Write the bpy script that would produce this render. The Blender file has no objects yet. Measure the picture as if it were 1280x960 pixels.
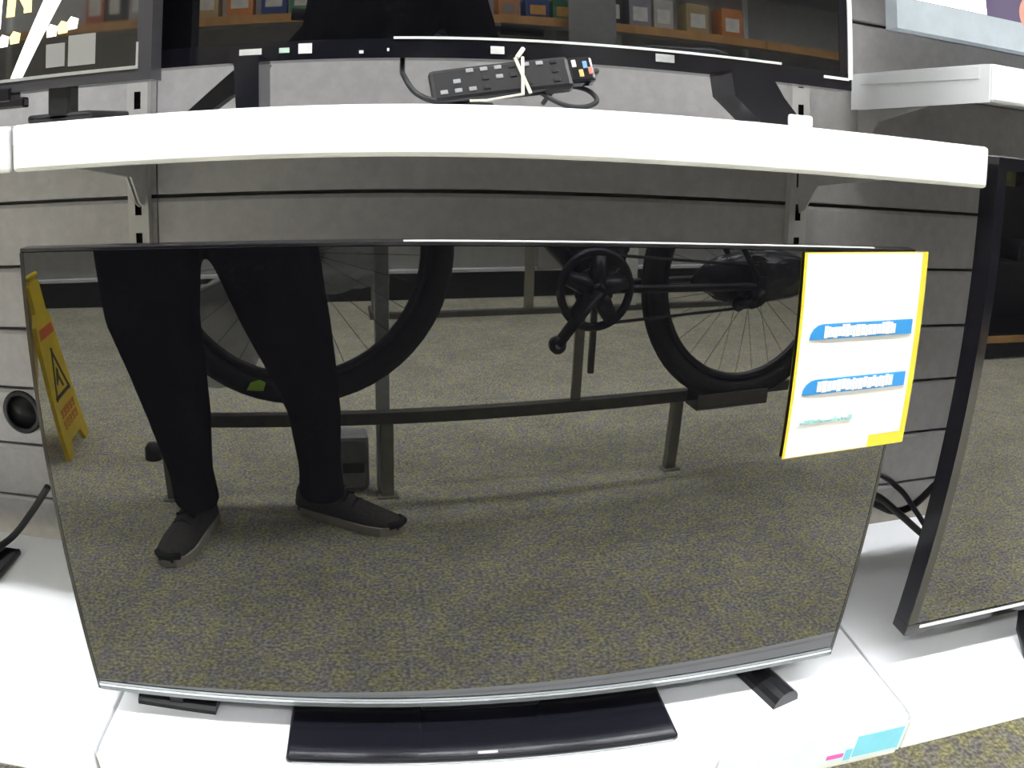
import bpy, bmesh, math, random
from mathutils import Vector, Matrix
random.seed(7)
S = bpy.context.scene
COL = S.collection

# ------------------------------------------------------------------ camera (webcam-like lens with barrel distortion)
def Rm(rx, ry, rz):
    return Matrix.Rotation(rz, 3, 'Z') @ Matrix.Rotation(rx, 3, 'X') @ Matrix.Rotation(-ry, 3, 'Y')
cd = bpy.data.cameras.new('camera'); cam = bpy.data.objects.new('camera', cd); COL.objects.link(cam)
cd.type = 'PANO'; cd.panorama_type = 'FISHEYE_LENS_POLYNOMIAL'
cd.sensor_width = 36; cd.sensor_height = 27; cd.fisheye_fov = math.radians(175)
cd.fisheye_polynomial_k0 = 0.0
for i, k in enumerate((0.03521492157198443, 8.71773424949902e-05, 1.0072984537790484e-05, -4.312810293635407e-07)):
    setattr(cd, 'fisheye_polynomial_k%d' % (i + 1), -k)
cd.shift_x = 0.0983806; cd.shift_y = -0.1246142
cd.clip_start = 0.01; cd.clip_end = 100
r = Rm(-0.20417162, 0.00216271, -0.00513261)
m = Matrix.Identity(4)
for i in range(3):
    m[i][0] = r[i][0]; m[i][1] = r[i][2]; m[i][2] = -r[i][1]
cam.matrix_world = Matrix.Translation((-0.0868697, -0.6532724, 0.9715163)) @ m
S.camera = cam
S.view_settings.view_transform = 'Standard'; S.view_settings.look = 'None'
S.view_settings.exposure = 0.0; S.view_settings.gamma = 1.0; S.view_settings.use_curve_mapping = False
w = bpy.data.worlds.new('world'); S.world = w; w.use_nodes = True
w.node_tree.nodes['Background'].inputs[0].default_value = (.9, .95, 1, 1)
w.node_tree.nodes['Background'].inputs[1].default_value = 0.05
LAMP = 96.0          # brightness of the ceiling tubes

# ------------------------------------------------------------------ materials
MATS = {}
def mat(name, col, rough=.5, metal=0., var=0., scale=30., bump=0., ior=1.45, emit=None, es=0., alpha=1., trans=0., col2=None):
    if name in MATS: return MATS[name]
    M = bpy.data.materials.new(name); M.use_nodes = True
    nt = M.node_tree; b = nt.nodes['Principled BSDF']
    c = (*col, 1)
    b.inputs['Base Color'].default_value = c
    b.inputs['Roughness'].default_value = rough; b.inputs['Metallic'].default_value = metal
    b.inputs['IOR'].default_value = ior; b.inputs['Alpha'].default_value = alpha
    b.inputs['Transmission Weight'].default_value = trans
    if emit: b.inputs['Emission Color'].default_value = (*emit, 1); b.inputs['Emission Strength'].default_value = es
    if var or bump:
        tc = nt.nodes.new('ShaderNodeTexCoord'); n = nt.nodes.new('ShaderNodeTexNoise')
        n.inputs['Scale'].default_value = scale; n.inputs['Detail'].default_value = 5
        nt.links.new(tc.outputs['Object'], n.inputs['Vector'])
        if var:
            rp = nt.nodes.new('ShaderNodeValToRGB'); a, z = rp.color_ramp.elements
            a.position, z.position = .35, .65
            d = col2 or col
            a.color = (*[max(0, x * (1 - var)) for x in col], 1); z.color = (*[x * (1 + var) for x in d], 1)
            nt.links.new(n.outputs['Fac'], rp.inputs['Fac']); nt.links.new(rp.outputs['Color'], b.inputs['Base Color'])
        if bump:
            bp = nt.nodes.new('ShaderNodeBump'); bp.inputs['Strength'].default_value = bump; bp.inputs['Distance'].default_value = .003
            nt.links.new(n.outputs['Fac'], bp.inputs['Height']); nt.links.new(bp.outputs['Normal'], b.inputs['Normal'])
    MATS[name] = M; return M

def carpet_material():
    M = bpy.data.materials.new('carpet'); M.use_nodes = True; nt = M.node_tree; b = nt.nodes['Principled BSDF']
    tc = nt.nodes.new('ShaderNodeTexCoord')
    def noise(s, d):
        n = nt.nodes.new('ShaderNodeTexNoise'); n.inputs['Scale'].default_value = s; n.inputs['Detail'].default_value = d
        nt.links.new(tc.outputs['Object'], n.inputs['Vector']); return n
    fine, mid, big = noise(130, 4), noise(30, 6), noise(5, 4)
    rp = nt.nodes.new('ShaderNodeValToRGB'); e = rp.color_ramp.elements
    e[0].position, e[1].position = .32, .68
    e[0].color = (.245, .235, .215, 1); e[1].color = (.74, .71, .64, 1)
    mid_e = e.new(.5); mid_e.color = (.45, .435, .39, 1)
    nt.links.new(fine.outputs['Fac'], rp.inputs['Fac'])
    r2 = nt.nodes.new('ShaderNodeValToRGB'); f = r2.color_ramp.elements
    f[0].position, f[1].position = .4, .62
    f[0].color = (.85, .83, .91, 1); f[1].color = (1.12, 1.10, .70, 1)
    nt.links.new(mid.outputs['Fac'], r2.inputs['Fac'])
    mx = nt.nodes.new('ShaderNodeMix'); mx.data_type = 'RGBA'; mx.blend_type = 'MULTIPLY'; mx.inputs[0].default_value = 1
    nt.links.new(rp.outputs['Color'], mx.inputs[6]); nt.links.new(r2.outputs['Color'], mx.inputs[7])
    r3 = nt.nodes.new('ShaderNodeValToRGB'); g = r3.color_ramp.elements
    g[0].position, g[1].position = .35, .65; g[0].color = (.88, .88, .88, 1); g[1].color = (1.08, 1.08, 1.08, 1)
    nt.links.new(big.outputs['Fac'], r3.inputs['Fac'])
    m2 = nt.nodes.new('ShaderNodeMix'); m2.data_type = 'RGBA'; m2.blend_type = 'MULTIPLY'; m2.inputs[0].default_value = 1
    nt.links.new(mx.outputs[2], m2.inputs[6]); nt.links.new(r3.outputs['Color'], m2.inputs[7])
    nt.links.new(m2.outputs[2], b.inputs['Base Color'])
    b.inputs['Roughness'].default_value = .95; b.inputs['Specular IOR Level'].default_value = .1
    bp = nt.nodes.new('ShaderNodeBump'); bp.inputs['Strength'].default_value = .5; bp.inputs['Distance'].default_value = .004
    nt.links.new(fine.outputs['Fac'], bp.inputs['Height']); nt.links.new(bp.outputs['Normal'], b.inputs['Normal'])
    return M
CARPET = carpet_material()
WHITE = mat('white_shelf_enamel', (.84, .855, .875), .4, var=.02, scale=8)
GREYP = mat('grey_slatwall_laminate', (.42, .405, .40), .6, var=.06, scale=60)
DARKB = mat('dark_groove_board', (.10, .098, .095), .8, var=.1)  # dark backing board showing between the slats
UPR = mat('grey_upright_steel', (.50, .49, .47), .45, var=.04, scale=40)
GLASS = mat('dark_tv_glass', (.004, .004, .005), .012, ior=1.86)
BLACKP = mat('black_plastic', (.012, .012, .014), .35, var=.1)
GLOSSB = mat('gloss_black_plastic', (.008, .008, .012), .12, ior=1.6)
SILVER = mat('silver_plastic', (.55, .56, .57), .3, metal=.6)
BRIGHT = mat('white_trim_and_glint', (.85, .86, .88), .35, var=.02)  # white trim colour, also used for painted highlights on TV edges
CHROME = mat('polished_trim', (.85, .86, .88), .15, metal=.9)
RUBBER = mat('black_rubber', (.013, .013, .013), .75, var=.2, scale=80, bump=.3)
BIKEF = mat('matt_black_frame_paint', (.014, .014, .016), .35, var=.1)
STEEL = mat('bright_steel', (.55, .55, .56), .3, metal=.9)
ALLOY = mat('dark_alloy', (.06, .06, .065), .35, metal=.7)
RACKD = mat('dark_rack_steel', (.115, .11, .092), .5, var=.15)
RACKL = mat('galvanised_rack_steel', (.80, .83, .80), .45, var=.08, scale=50)
RACKM = mat('olive_grey_rack_steel', (.26, .25, .20), .5, var=.1)
YELLOW = mat('yellow_sign_plastic', (.72, .52, .01), .4, var=.06, scale=20)
REDP = mat('red_print', (.55, .10, .03), .5, var=.05)
BLKP = mat('black_print', (.03, .028, .02), .5, var=.05)
CARDW = mat('white_card', (.86, .86, .85), .5, var=.01)
CARDY = mat('yellow_card', (.85, .66, .05), .5, var=.02)
BLUE = mat('blue_print', (.03, .28, .68), .5, var=.03)
CYAN = mat('cyan_print', (.20, .60, .75), .5, var=.03)
PINK = mat('magenta_print', (.80, .10, .42), .5, var=.03)
TROUS = mat('black_trouser_cloth', (.006, .006, .008), 1., ior=1.1, var=.25, scale=70, bump=.4)
JACK = mat('dark_jacket_cloth', (.008, .008, .010), 1., ior=1.1, var=.25, scale=50, bump=.3)
SHOE = mat('charcoal_shoe_mesh', (.075, .068, .062), .85, var=.25, scale=120, bump=.3)
SOLE = mat('pale_shoe_sole', (.60, .57, .50), .6, var=.1)
SKIN = mat('skin', (.50, .33, .25), .5, var=.05, scale=20)
HAIR = mat('dark_hair', (.03, .022, .016), .6, var=.3, scale=90, bump=.5)
PLAST = mat('clear_plastic_wrap', (.75, .77, .76), .18, alpha=.62, var=.1, scale=15)
LIME = mat('lime_tag', (.50, .90, .05), .5, var=.03)
WALLW = mat('pale_wall_paint', (.62, .62, .60), .8, var=.03, scale=3)
CEIL = mat('ceiling_tile', (.70, .70, .69), .9, var=.05, scale=40)
PANEL = mat('grey_gondola_panel', (.42, .42, .40), .6, var=.06, scale=20)
PLINTH = mat('black_plinth', (.012, .012, .013), .6, var=.2)
WOOD = mat('warm_wood_edge', (.62, .34, .13), .5, var=.15, scale=12)
TUBES = [mat('lamp_diffuser_%d' % i, (.9, .9, .9), .4, emit=(.97, .985, 1.0), es=LAMP * k) for i, k in enumerate((.92, 1.18, .9))]
CABLE = mat('black_cable_rubber', (.012, .012, .014), .5, var=.1)
STRING = mat('cream_string', (.75, .72, .60), .8, var=.08, scale=200)

# ------------------------------------------------------------------ mesh helpers
def link(name, bm, material, parent=None, smooth=False, loc=None):
    me = bpy.data.meshes.new(name)
    bmesh.ops.recalc_face_normals(bm, faces=bm.faces)
    bm.to_mesh(me); bm.free()
    me.materials.append(material)
    if smooth:
        for p in me.polygons: p.use_smooth = True
    o = bpy.data.objects.new(name, me); COL.objects.link(o)
    if parent: o.parent = parent
    if loc: o.location = loc
    return o
def empty(name, loc=(0, 0, 0), rz=0):
    o = bpy.data.objects.new(name, None); COL.objects.link(o); o.location = loc; o.rotation_euler = (0, 0, rz)
    o.empty_display_size = .05
    return o
def tag(o, label, cat, group=None):
    o['label'] = label; o['category'] = cat
    if group: o['group'] = group
    return o
def struct(o): o['kind'] = 'structure'; return o
def box(bm, x0, x1, y0, y1, z0, z1, bev=0., mtx=None, seg=2):
    v = bmesh.ops.create_cube(bm, size=1)['verts']
    for q in v:
        q.co = Vector((x0 + (q.co.x + .5) * (x1 - x0), y0 + (q.co.y + .5) * (y1 - y0), z0 + (q.co.z + .5) * (z1 - z0)))
    if bev:
        es = list({e for q in v for e in q.link_edges})
        g = bmesh.ops.bevel(bm, geom=es, offset=bev, segments=seg, affect='EDGES', profile=.5)
        v = list({q for f in g['faces'] for q in f.verts} | {q for q in v if q.is_valid})
    if mtx is not None:
        for q in v: q.co = mtx @ q.co
    return v
def bx(name, material, parent, *a, bev=0., mtx=None):
    bm = bmesh.new(); box(bm, *a, bev=bev, mtx=mtx); return link(name, bm, material, parent)
def tube(bm, pts, rad, seg=10, closed=False):
    pts = [Vector(p) for p in pts]; n = len(pts)
    rads = rad if isinstance(rad, (list, tuple)) else [rad] * n
    rings = []; prev = None
    for i, p in enumerate(pts):
        if closed: t = pts[(i + 1) % n] - pts[i - 1]
        else: t = pts[min(i + 1, n - 1)] - pts[max(i - 1, 0)]
        t.normalize()
        if prev is None:
            a = Vector((0, 0, 1)) if abs(t.z) < .9 else Vector((1, 0, 0))
            u = t.cross(a).normalized()
        else:
            u = prev - t * prev.dot(t); u.normalize()
        prev = u; v = t.cross(u)
        rr = rads[i]; ra, rb = rr if isinstance(rr, tuple) else (rr, rr)
        rings.append([bm.verts.new(p + u * math.cos(2 * math.pi * k / seg) * ra + v * math.sin(2 * math.pi * k / seg) * rb) for k in range(seg)])
    for i in range(n if closed else n - 1):
        A, B = rings[i], rings[(i + 1) % n]
        for k in range(seg):
            bm.faces.new((A[k], A[(k + 1) % seg], B[(k + 1) % seg], B[k]))
    if not closed:
        bm.faces.new(rings[0]); bm.faces.new(rings[-1])
def smooth_path(pts, n=6):
    P = [Vector(p) for p in pts]; out = []
    for i in range(len(P) - 1):
        a, b, c, d = P[max(i - 1, 0)], P[i], P[i + 1], P[min(i + 2, len(P) - 1)]
        for k in range(n):
            t = k / n
            out.append(.5 * ((2 * b) + (c - a) * t + (2 * a - 5 * b + 4 * c - d) * t * t + (3 * b - a - 3 * c + d) * t ** 3))
    out.append(P[-1]); return out
def vloft(bm, rings, seg=20):
    """rings: (cx,cy,cz,rx,ry) horizontal ellipses"""
    R = []
    for cx, cy, cz, rx, ry in rings:
        R.append([bm.verts.new((cx + rx * math.cos(2 * math.pi * k / seg), cy + ry * math.sin(2 * math.pi * k / seg), cz)) for k in range(seg)])
    for A, B in zip(R, R[1:]):
        for k in range(seg): bm.faces.new((A[k], A[(k + 1) % seg], B[(k + 1) % seg], B[k]))
    bm.faces.new(R[0]); bm.faces.new(R[-1])
def ball(bm, c, rx, ry, rz, sub=3, mtx=None):
    v = bmesh.ops.create_icosphere(bm, subdivisions=sub, radius=1)['verts']
    for q in v:
        q.co = Vector((q.co.x * rx, q.co.y * ry, q.co.z * rz))
        if mtx is not None: q.co = mtx @ q.co
        q.co += Vector(c)
def torus(bm, c, R, r, axis='Y', seg=48, ms=10, squash=1.):
    pts = []
    for k in range(seg):
        a = 2 * math.pi * k / seg
        pts.append((c[0] + R * math.cos(a), c[1], c[2] + R * math.sin(a)))
    tube(bm, pts, r, ms, closed=True)
def disc(bm, c, r, h, seg=28, axis='Y'):
    a, b = Vector(c), Vector(c)
    if axis == 'Y': a.y -= h / 2; b.y += h / 2
    if axis == 'Z': a.z -= h / 2; b.z += h / 2
    if axis == 'X': a.x -= h / 2; b.x += h / 2
    tube(bm, [a, b], r, seg)
def prism(bm, poly, y0, y1):
    """polygon in (x,z) extruded along y"""
    A = [bm.verts.new((x, y0, z)) for x, z in poly]; B = [bm.verts.new((x, y1, z)) for x, z in poly]
    n = len(poly); bm.faces.new(A); bm.faces.new(B[::-1])
    for i in range(n): bm.faces.new((A[i], A[(i + 1) % n], B[(i + 1) % n], B[i]))
def prism_x(bm, poly, x0, x1):
    """polygon in (y,z) extruded along x"""
    A = [bm.verts.new((x0, y, z)) for y, z in poly]; B = [bm.verts.new((x1, y, z)) for y, z in poly]
    n = len(poly); bm.faces.new(A); bm.faces.new(B[::-1])
    for i in range(n): bm.faces.new((A[i], A[(i + 1) % n], B[(i + 1) % n], B[i]))
def remeshed(name, bm, voxel, material, parent, smooth_it=6):
    me = bpy.data.meshes.new('tmp'); bmesh.ops.recalc_face_normals(bm, faces=bm.faces); bm.to_mesh(me); bm.free()
    o = bpy.data.objects.new('tmp', me); COL.objects.link(o)
    md = o.modifiers.new('r', 'REMESH'); md.mode = 'VOXEL'; md.voxel_size = voxel
    sm = o.modifiers.new('s', 'SMOOTH'); sm.factor = .5; sm.iterations = smooth_it
    dg = bpy.context.evaluated_depsgraph_get(); dg.update()
    me2 = bpy.data.meshes.new_from_object(o.evaluated_get(dg)); me2.name = name
    bpy.data.objects.remove(o); bpy.data.meshes.remove(me)
    me2.materials.clear(); me2.materials.append(material)
    for p in me2.polygons: p.use_smooth = True
    q = bpy.data.objects.new(name, me2); COL.objects.link(q)
    if parent: q.parent = parent
    return q
def copy_tree(o, parent=None):
    c = o.copy(); COL.objects.link(c)
    if parent: c.parent = parent
    for ch in list(o.children): copy_tree(ch, c)
    return c

# ================================================================== THE SHOP SHELL
RX0, RX1, RY0, RY1, RH = -3.8, 5.0, -5.2, .49, 2.75
struct(bx('floor', CARPET, None, RX0, RX1, RY0, RY1, -.06, 0))
struct(bx('ceiling', CEIL, None, RX0, RX1, RY0, RY1, RH, RH + .06))
struct(bx('wall_left', WALLW, None, RX0 - .06, RX0, RY0, RY1, 0, RH))
struct(bx('wall_right', WALLW, None, RX1, RX1 + .06, RY0, RY1, 0, RH))
struct(bx('wall_front', WALLW, None, RX0, RX1, RY0 - .06, RY0, 0, RH))
WY = .441
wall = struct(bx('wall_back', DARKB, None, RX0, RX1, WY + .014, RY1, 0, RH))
BAYS = [-1.437, -.452, .533, 1.518, 2.503]
GZ, GP = .8807, .1023
sl = None
def slat_mesh():
    bm = bmesh.new(); h = GP - .006
    prism_x(bm, [(WY + .014, 0), (WY + .014, h), (WY + .004, h), (WY, h - .005), (WY, .002), (WY + .002, 0)], 0, .983)
    return bm
for b in range(len(BAYS) - 1):
    for i in range(-12, 8):
        z = GZ - (i + 1) * GP + .003
        if z < .02: continue
        if sl is None: sl = link('slat', slat_mesh(), GREYP, wall); o = sl
        else: o = sl.copy(); COL.objects.link(o)
        o.location = (BAYS[b] + .001, 0, z)
o = bx('wall_panel', GREYP, wall, RX0, BAYS[0], WY, WY + .014, .1, 2.2)
o = bx('wall_panel', GREYP, wall, BAYS[-1], RX1, WY, WY + .014, .1, 2.2)
# round cable hole with its black sleeve in the slat wall
bm = bmesh.new(); torus(bm, (0, 0, 0), .034, .005, seg=28, ms=8); disc(bm, (0, .004, 0), .033, .006)
g = tag(link('cable_grommet', bm, BLACKP, None, True, (-.734, WY - .001, .532)), 'round black cable grommet set in the grey slat wall', 'grommet')

# slotted uprights at the bay joints
def upright(x, label):
    u = tag(empty('slotted_upright', (x, WY, 0)), label, 'upright', 'slotted uprights on the slat wall')
    bm = bmesh.new(); w2, d, sw = .0165, .016, .0055
    box(bm, -w2, -sw, -d, -d + .002, .05, 2.3); box(bm, sw, w2, -d, -d + .002, .05, 2.3)
    z = .05
    while z < 2.3:
        box(bm, -sw, sw, -d, -d + .002, z, z + .026); z += .052
    link('slotted_face', bm, UPR, u)
    bm = bmesh.new(); box(bm, -w2, -w2 + .002, -d + .002, 0, .05, 2.3); box(bm, w2 - .002, w2, -d + .002, 0, .05, 2.3)
    link('side_flange', bm, UPR, u)
    bm = bmesh.new(); box(bm, -w2 + .002, w2 - .002, -.003, -.0005, .05, 2.3); link('channel_back', bm, PLINTH, u)
    return u
upright(-.478, 'grey slotted upright on the slat wall behind the TV beside the yellow sign reflection')
upright(.519, 'grey slotted upright on the slat wall behind the TV with the price card')
upright(1.518, 'grey slotted upright on the slat wall behind the tall white-trimmed TV')
upright(-1.437, 'grey slotted upright on the slat wall beyond the round cable grommet')

# ------------------------------------------------------------------ shelves
def shelf(name, x0, x1, yf, yb, ztop, lip, label, brackets=True, strip=False, rb=.004):
    s = tag(empty(name, ((x0 + x1) / 2, yb, ztop)), label, 'shelf', 'white metal display shelves')
    hx = (x1 - x0) / 2 - .0012; D = yf - yb
    bm = bmesh.new(); box(bm, -hx, hx, D + .012, 0, -.018, -.0, .0015); link('deck', bm, WHITE, s)
    bm = bmesh.new(); box(bm, -hx, hx, D, D + .012, -lip, 0, rb); link('front_lip', bm, WHITE, s)
    if brackets:
        for k in (-1, 1):
            xx = k * (hx + .012) if lip < .046 and k < 0 else k * (hx - .014)
            bm = bmesh.new()
            prism_x(bm, [(D + .06, -.0185), (D + .06, -.035), (-.06, -.075), (-.024, -.115), (-.006, -.122), (0, -.10), (0, -.0185)], xx - .0015, xx + .0015)
            link('bracket', bm, UPR, s)
    return s
US = shelf('display_shelf', -.456, .533, -.005, WY - .017, .991, .0445, 'white metal shelf above the big TV, carrying the switched-off TV with the remote')
shelf('display_shelf', -1.441, -.458, -.005, WY - .017, .991, .0445, 'white metal shelf carrying the switched-on TV with the diagonal white beam')
LS = shelf('display_shelf', -.440, .533, -.0836, .394, .317, .066, 'low white metal shelf under the big TV, with a cyan and magenta edge label')
shelf('display_shelf', -1.441, -.442, -.0836, .394, .317, .050, 'low white metal shelf with the black stand base and the cord end')
shelf('display_shelf', .535, 1.520, -.0836, .394, .317, .060, 'low white metal shelf under the tall white-trimmed TV')
# the upper right shelf has a folded end plate
s = shelf('display_shelf', .618, 1.508, .088, WY - .017, 1.097, .048, 'shallow white shelf with a folded end plate under the lit wall TV')
D = .088 - (WY - .017)
bm = bmesh.new(); prism_x(bm, [(D + .002, -.048), (D + .002, -.001), (0, -.001), (0, -.058), (-.04, -.058)], -.4462, -.4440); link('end_plate', bm, WHITE, s)
bm = bmesh.new(); box(bm, -.4480, -.4462, D + .02, -.03, -.019, -.004, .0006); link('end_rib', bm, WHITE, s)
# edge label on the low shelf (cyan field, magenta dash)
lb = empty('label_strip', (.026, -.0856, .284)); tag(lb, 'pale edge label with cyan field and magenta dash on low shelf lip', 'label')
bx('strip', mat('pale_label_paper', (.70, .80, .82), .5, var=.03), lb, .24, .505, -.0005, .0006, -.022, .027)
bx('cyan_field', CYAN, lb, .430, .500, -.0011, -.0005, -.016, .020)
bx('cyan_mark', CYAN, lb, .418, .428, -.0011, -.0005, -.019, .0)
bx('magenta_dash', PINK, lb, .392, .416, -.0011, -.0005, -.012, -.005)
# slanted support legs under the low shelves
for x, lab in ((.533, 'white sloping support leg under the shelf joint with the edge label'), (-.441, 'white sloping support leg under the shelf joint beside the cord end')):
    t = empty('shelf_support', (x, .392, 0)); tag(t, lab, 'support', 'shelf supports')
    bm = bmesh.new(); prism_x(bm, [(-.40, .2505), (-.36, .2505), (-.05, .02), (0, .02), (0, .0), (-.07, .0), (-.40, .22)], -.009, .009); link('leg', bm, WHITE, t)
    bx('foot_plate', UPR, t, -.02, .02, -.1, 0, 0, .006)

# ================================================================== TELEVISIONS
TA = 0.0283734
# ---- the big TV
tv = empty('television', (0, 0, .317), TA)
tag(tv, 'large switched-off TV mirroring legs and a bicycle, price card on its corner', 'television')
W2, Z0, Z1 = .447, .058, .559         # local heights above the shelf
bm = bmesh.new(); box(bm, -W2 + .004, W2 - .004, -.0005, .004, Z0, Z1 - .004); link('screen', bm, GLASS, tv)
bm = bmesh.new()
box(bm, -W2, W2, .0, .016, Z1 - .004, Z1, .001); box(bm, -W2, -W2 + .004, -.001, .026, Z0 - .012, Z1 - .004); box(bm, W2 - .004, W2, -.001, .026, Z0 - .012, Z1 - .004)
link('bezel', bm, GLOSSB, tv)
bx('top_line', BRIGHT, tv, -.09, W2 - .06, .0, .0035, Z1 - .0002, Z1 + .0008)  # lamp glint along the top edge, put in as a white strip
bm = bmesh.new(); prism_x(bm, [(-.001, Z0), (-.003, Z0 - .001), (-.003, Z0 - .011), (.0, Z0 - .013), (.026, Z0 - .013), (.026, Z0)], -W2 + .004, W2 - .004)
chin = link('chin', bm, mat('grey_gloss_chin', (.20, .22, .23), .22, metal=.5), tv)
bx('chin_trim', CHROME, chin, -W2 + .004, W2 - .004, -.0042, -.0028, Z0 - .0042, Z0 - .0012)
bm = bmesh.new(); box(bm, -W2 + .01, W2 - .01, .026, .040, Z0 - .01, Z1 - .01, .004); box(bm, -.34, .34, .036, .075, Z0 - .01, Z0 + .30, .012); link('back_housing', bm, BLACKP, tv)
bm = bmesh.new(); box(bm, -.222, .222, -.056, .13, .0, .010, .004); sb = link('stand_base', bm, GLOSSB, tv)
bx('badge', CHROME, sb, -.011, .011, -.0505, -.0465, .0098, .0104)
bx('edge_line', SILVER, sb, -.215, .215, -.0568, -.0558, .002, .004)
bx('stand_neck', BLACKP, tv, -.07, .07, .028, .058, .008, Z0 + .02, bev=.004)
# small feet
bm = bmesh.new(); a = [(math.cos(t) * .021, math.sin(t) * .021) for t in [math.pi * k / 8 for k in range(9)]]
prism(bm, a, -.065, .06)
f1 = link('foot', bm, BLACKP, tv, loc=(.362, .035, .0)); f1.rotation_euler = (0, 0, .25)
bm = bmesh.new(); prism(bm, [(x * .98, z * .98) for x, z in a], -.0657, -.065); c1 = link('foot_cap', bm, ALLOY, f1)
bm = bmesh.new(); b2 = [(x * 1.0, z * .6) for x, z in a]; prism(bm, b2, -.05, .05)
f2 = link('foot', bm, BLACKP, tv, loc=(-.362, .045, .0)); f2.rotation_euler = (0, 0, 1.5)
bx('foot_post', BLACKP, tv, .354, .370, .03, .038, .012, Z0)
bx('foot_post', BLACKP, tv, -.37, -.354, .028, .044, .009, Z0)

# ---- price card on the TV
pc = empty('price_card', (.381 * math.cos(TA), .381 * math.sin(TA) - .001, .317 + .058 + .390), TA)
tag(pc, 'white price card with yellow border and two blue banners on TV corner', 'price card')
pc.rotation_euler = (0, -.02, TA)
def card_sheet(x0, x1, z0, z1, y, th, mt, name, bend=.002, nx=8):
    bm = bmesh.new(); cols = []
    for k in range(nx + 1):
        x = x0 + (x1 - x0) * k / nx
        yy = y - .0015 - bend * (max(0, -x) / .09) ** 2 * .5
        cols.append([bm.verts.new((x, yy - th, z0)), bm.verts.new((x, yy - th, z1)), bm.verts.new((x, yy, z1)), bm.verts.new((x, yy, z0))])
    for A, B in zip(cols, cols[1:]):
        for j in range(4): bm.faces.new((A[j], A[(j + 1) % 4], B[(j + 1) % 4], B[j]))
    bm.faces.new(cols[0]); bm.faces.new(cols[-1][::-1])
    return link(name, bm, mt, pc)
card_sheet(-.0845, .0845, -.1075, .1075, 0, .001, CARDY, 'backing_sheet')
card_sheet(-.0815, .0760, -.093, .1065, -.001, .0004, CARDW, 'printed_sheet')
card_sheet(-.0815, .030, -.1065, -.093, -.001, .0004, CARDW, 'printed_sheet')
for zb, x0, x1 in ((.020, -.071, .069), (-.038, -.072, .069)):
    bm = bmesh.new()
    poly = [(x0, zb), (x1, zb), (x1, zb + .0155), (x0 + .016, zb + .0155)] + [(x0 + .016 - .016 * math.sin(t), zb + .0155 * math.cos(t)) for t in (.4, .8, 1.2)]
    prism(bm, poly, -.0048, -.0022); bn = link('blue_banner', bm, BLUE, pc)
    # white lettering too small to read: a row of pale strokes
    bm = bmesh.new(); x = x0 + .018
    while x < x1 - .024:
        wv = random.uniform(.003, .007); box(bm, x, x + wv, -.0052, -.0047, zb + random.uniform(.0008, .003), zb + random.uniform(.012, .0148)); x += wv + .0006
    link('lettering', bm, CARDW, bn)
bm = bmesh.new(); x = -.070
while x < .0:
    wv = random.uniform(.002, .006); box(bm, x, x + wv, -.0050, -.0030, -.070, -.070 + random.uniform(.002, .005)); x += wv + .0012
link('small_print', bm, mat('pale_blue_print', (.35, .60, .62), .5, var=.1), pc)

# ---- generic flat TV
def flat_tv(name, loc, rz, w, h, clear, label, bez=.016, chinh=.022, screen=GLASS, bezmat=GLOSSB, trim=True, depth=.03):
    t = tag(empty(name, loc, rz), label, 'television')
    z0, z1 = clear, clear + h
    sc = bx('screen', screen, t, -w / 2 + bez, w / 2 - bez, .001, .006, z0 + chinh, z1 - bez)
    bm = bmesh.new()
    box(bm, -w / 2 - .0003, w / 2 + .0003, 0, depth, z1 - bez, z1); box(bm, -w / 2 - .0003, w / 2 + .0003, 0, depth, z0, z0 + chinh)
    box(bm, -w / 2, -w / 2 + bez, .0004, depth, z0 + .0004, z1 - .0004); box(bm, w / 2 - bez, w / 2, .0004, depth, z0 + .0004, z1 - .0004)
    link('bezel', bm, bezmat, t)
    bm = bmesh.new(); box(bm, -w / 2 + .006, w / 2 - .006, .006, depth, z0 + .006, z1 - .006); box(bm, -w * .36, w * .36, depth, depth + .035, z0 + .02, z0 + h * .6, .01); link('back_housing', bm, BLACKP, t)
    return t, sc, z0, z1
# upper TV above the shelf, switched off
UZ = .9911
ut, usc, z0, z1 = flat_tv('television', (.0, .08, UZ), 0, .785, .455, .047, 'switched-off TV on the upper shelf with stickers along its bezel', bez=.016, chinh=.019)
bx('bezel_line', BRIGHT, ut, -.10, .30, -.0012, .0008, z0 + .0185, z0 + .021)  # highlight on the bezel ridge, painted as a white strip
bx('edge_line', BRIGHT, ut, .388, .3935, -.0015, .012, z0 + .012, z1 - .01)  # chrome edge coloured white, as if catching the light
bx('edge_line', BRIGHT, ut, .355, .3885, -.0015, .004, z0 + .0105, z0 + .0135)  # lit lower corner of that edge, also put in as white
bm = bmesh.new(); prism(bm, [(-.246, z0 + .004), (-.222, z0 + .004), (-.221, .0), (-.243, .0)], -.03, .03); link('foot', bm, GLOSSB, ut)
bm = bmesh.new(); prism(bm, [(-.228, z0 + .002), (-.258, z0 + .002), (-.318, .0), (-.292, .0), (-.268, z0 * .35), (-.240, z0 * .55)], .05, .075); link('foot', bm, ALLOY, ut)
bm = bmesh.new(); prism(bm, [(.226, z0 + .004), (.272, z0 + .004), (.288, z0 * .6), (.316, .0), (.262, .0), (.230, z0 * .55)], -.03, .03); fr = link('foot', bm, GLOSSB, ut)
bx('foot_pad', BRIGHT, fr, .292, .322, -.034, .03, .0, .013, bev=.003)
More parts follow.
